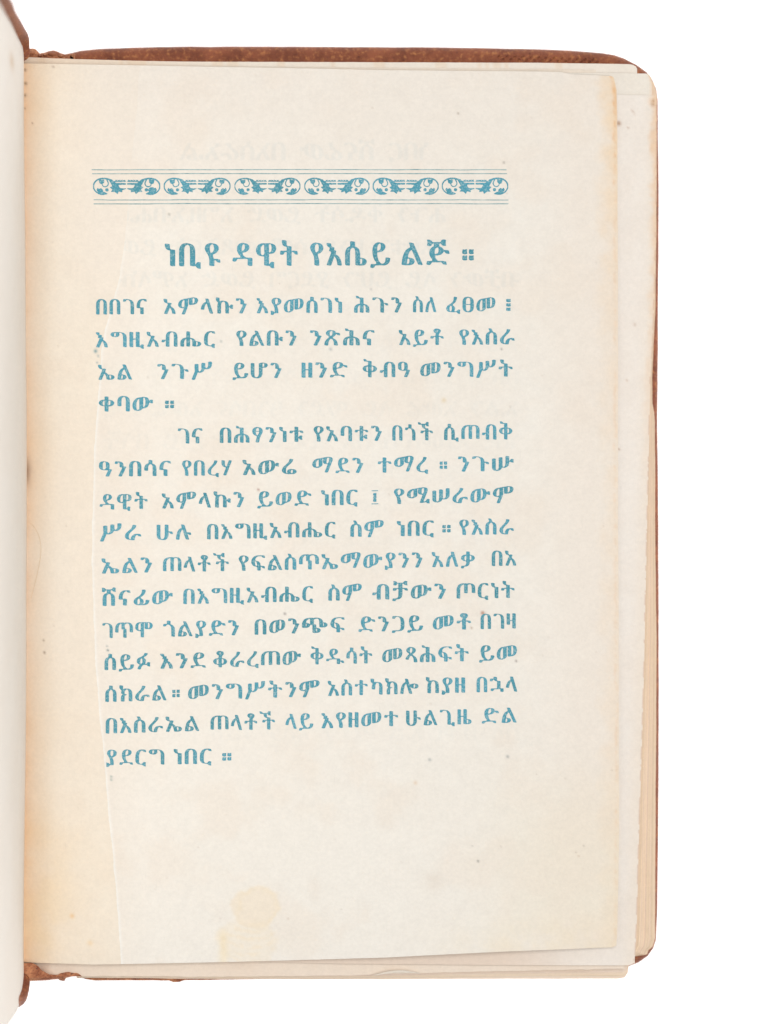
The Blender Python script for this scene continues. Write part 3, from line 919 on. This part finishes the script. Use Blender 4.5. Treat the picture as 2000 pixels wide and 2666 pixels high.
X = X - .0016 * sm(.0, -.012, Hh)
# near the gutter the sheet turns in under the right-hand leaf
P = np.stack([X, Y, ZP + Hh], -1).reshape(-1, 3)
nv, nu = X.shape
Pb = P + np.array([-.00025, 0, 0])
idx = np.arange(nv * nu).reshape(nv, nu); off = nv * nu
def quads(i): return np.stack([i[:-1, :-1].ravel(), i[:-1, 1:].ravel(), i[1:, 1:].ravel(), i[1:, :-1].ravel()], 1)
F = quads(idx).tolist() + quads(idx + off)[:, ::-1].tolist()
ring = np.concatenate([idx[0, :], idx[1:, -1], idx[-1, -2::-1], idx[-2:0:-1, 0]])
F += [(int(ring[i]), int(ring[(i + 1) % len(ring)]), int(ring[(i + 1) % len(ring)]) + off, int(ring[i]) + off) for i in range(len(ring))]
me = mesh('facing_page', np.concatenate([P, Pb]), F, True)
import bmesh
bm = bmesh.new(); bm.from_mesh(me); bmesh.ops.recalc_face_normals(bm, faces=bm.faces); bm.to_mesh(me); bm.free()
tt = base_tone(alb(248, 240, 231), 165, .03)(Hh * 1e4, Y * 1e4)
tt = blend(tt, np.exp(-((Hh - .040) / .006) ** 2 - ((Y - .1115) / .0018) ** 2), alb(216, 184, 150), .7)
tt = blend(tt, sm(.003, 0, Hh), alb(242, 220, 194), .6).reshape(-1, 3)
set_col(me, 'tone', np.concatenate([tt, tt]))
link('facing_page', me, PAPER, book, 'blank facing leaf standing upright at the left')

# upper board behind it
ha = np.concatenate([np.linspace(-.0005, .006, 14), np.linspace(.008, .158, 30)])
na = 90
va = np.concatenate([np.linspace(0, .06, 22), np.linspace(.08, .92, na - 44), np.linspace(.94, 1, 22)])
Hh, Vv = np.meshgrid(ha, va, indexing='ij')
rc = np.clip(Hh / .006, 0, 1); rnd = np.sqrt(np.clip(1 - (1 - rc) ** 2, 0, 1))
yt_ = .1213 + .0037 * rnd; yb_ = -np.interp(Hh, [-.001, 0, .003, .006, .012, .018, .022, .03, .2], [.1238, .1243, .1262, .1271, .1278, .1264, .1245, .1238, .1232])
Y = yt_ + (yb_ - yt_) * Vv
dt = np.minimum(yt_ - Y, Y - yb_)                       # distance from the head or tail edge
lip = .0026 * np.sin(np.clip(dt / .0042, 0, 1) * math.pi) ** .6
wob = (fbm(Hh * 1e4, Y * 1e4, 90, 171, 3) - .5) * .0008
lip = np.where(Y < 0, lip * sm(.020, .011, Hh), lip)
inner = -(.0938) + LEAN * Hh - .0010 + np.where(dt < .0042, lip, 0) + wob * (dt < .0042)
edge = np.clip(dt / .0016, 0, 1); edge = np.sqrt(np.clip(1 - (1 - edge) ** 2, 0, 1))
mid = -(.0938) + LEAN * Hh - .0028
inner = mid + (inner - mid) * edge
outer = mid - .0024 * edge
P1 = np.stack([inner, Y, ZP + Hh], -1).reshape(-1, 3); P2 = np.stack([outer, Y, ZP + Hh], -1).reshape(-1, 3)
nv, nu = Hh.shape; idx = np.arange(nv * nu).reshape(nv, nu); off = nv * nu
F = quads(idx).tolist() + quads(idx + off)[:, ::-1].tolist()
ring = np.concatenate([idx[0, :], idx[1:, -1], idx[-1, -2::-1], idx[-2:0:-1, 0]])
F += [(int(ring[i]), int(ring[(i + 1) % len(ring)]), int(ring[(i + 1) % len(ring)]) + off, int(ring[i]) + off) for i in range(len(ring))]
me = mesh('cover_board', np.concatenate([P1, P2]), F, True)
bm = bmesh.new(); bm.from_mesh(me); bmesh.ops.remove_doubles(bm, verts=bm.verts, dist=1e-6); bmesh.ops.recalc_face_normals(bm, faces=bm.faces); bm.to_mesh(me); bm.free()
link('cover_board', me, LEATHER, book, 'brown leather board standing upright at the left')

# joint leather between the raised board and the spine
V = []; F = []
ys = np.linspace(.1222, -.1225, 60); n = 10
for yv in ys:
    for k in range(n):
        t = k / (n - 1)
        V.append((-.0985 + .0075 * t * t, yv + .0004 * math.sin(90 * yv + 6 * t), .002 + (ZP - .002) * (1 - t) ** 1.5 * .95))
for i in range(len(ys) - 1):
    for k in range(n - 1):
        F.append((i * n + k, i * n + k + 1, (i + 1) * n + k + 1, (i + 1) * n + k))
link('joint', mesh('joint', V, F, True), LEATHER, book)

# ------------------------------------------------------------------ a hair lying on the gutter strip
m, nt, b = new_mat('fair_hair')
b.inputs['Base Color'].default_value = tuple(alb(232, 206, 172)) + (1,)
b.inputs['Roughness'].default_value = .5
hp = np.array([(70, 1357), (79, 1362), (88, 1370), (96, 1382), (103, 1399), (106.5, 1417), (107, 1434), (106, 1450), (103, 1466), (99, 1486), (94, 1508), (88, 1532), (84, 1547), (80, 1560)], float)
V = []; F = []; R = .00004
t = np.linspace(0, len(hp) - 1, 90)
hx = np.interp(t, range(len(hp)), hp[:, 0]); hy = np.interp(t, range(len(hp)), hp[:, 1])
hx = np.convolve(np.pad(hx, 4, mode='edge'), np.ones(9) / 9, 'valid'); hy = np.convolve(np.pad(hy, 4, mode='edge'), np.ones(9) / 9, 'valid')
C_ = U(hx, hy, page_z(hx, hy) + R * .8)
for i in range(len(C_)):
    d = C_[min(i + 1, len(C_) - 1)] - C_[max(i - 1, 0)]; d /= np.linalg.norm(d)
    s = np.cross(d, (0, 0, 1)); s /= np.linalg.norm(s); u = np.cross(s, d)
    for k in range(6):
        a = k * math.pi / 3
        V.append(C_[i] + R * (math.cos(a) * s + math.sin(a) * u))
for i in range(len(C_) - 1):
    for k in range(6):
        j = (k + 1) % 6
        F.append((i * 6 + k, i * 6 + j, (i + 1) * 6 + j, (i + 1) * 6 + k))
ho = link('hair', mesh('hair', V, F, True), m)
ho['label'] = 'fine curved tan hair lying on the page near the gutter'
ho['category'] = 'hair'
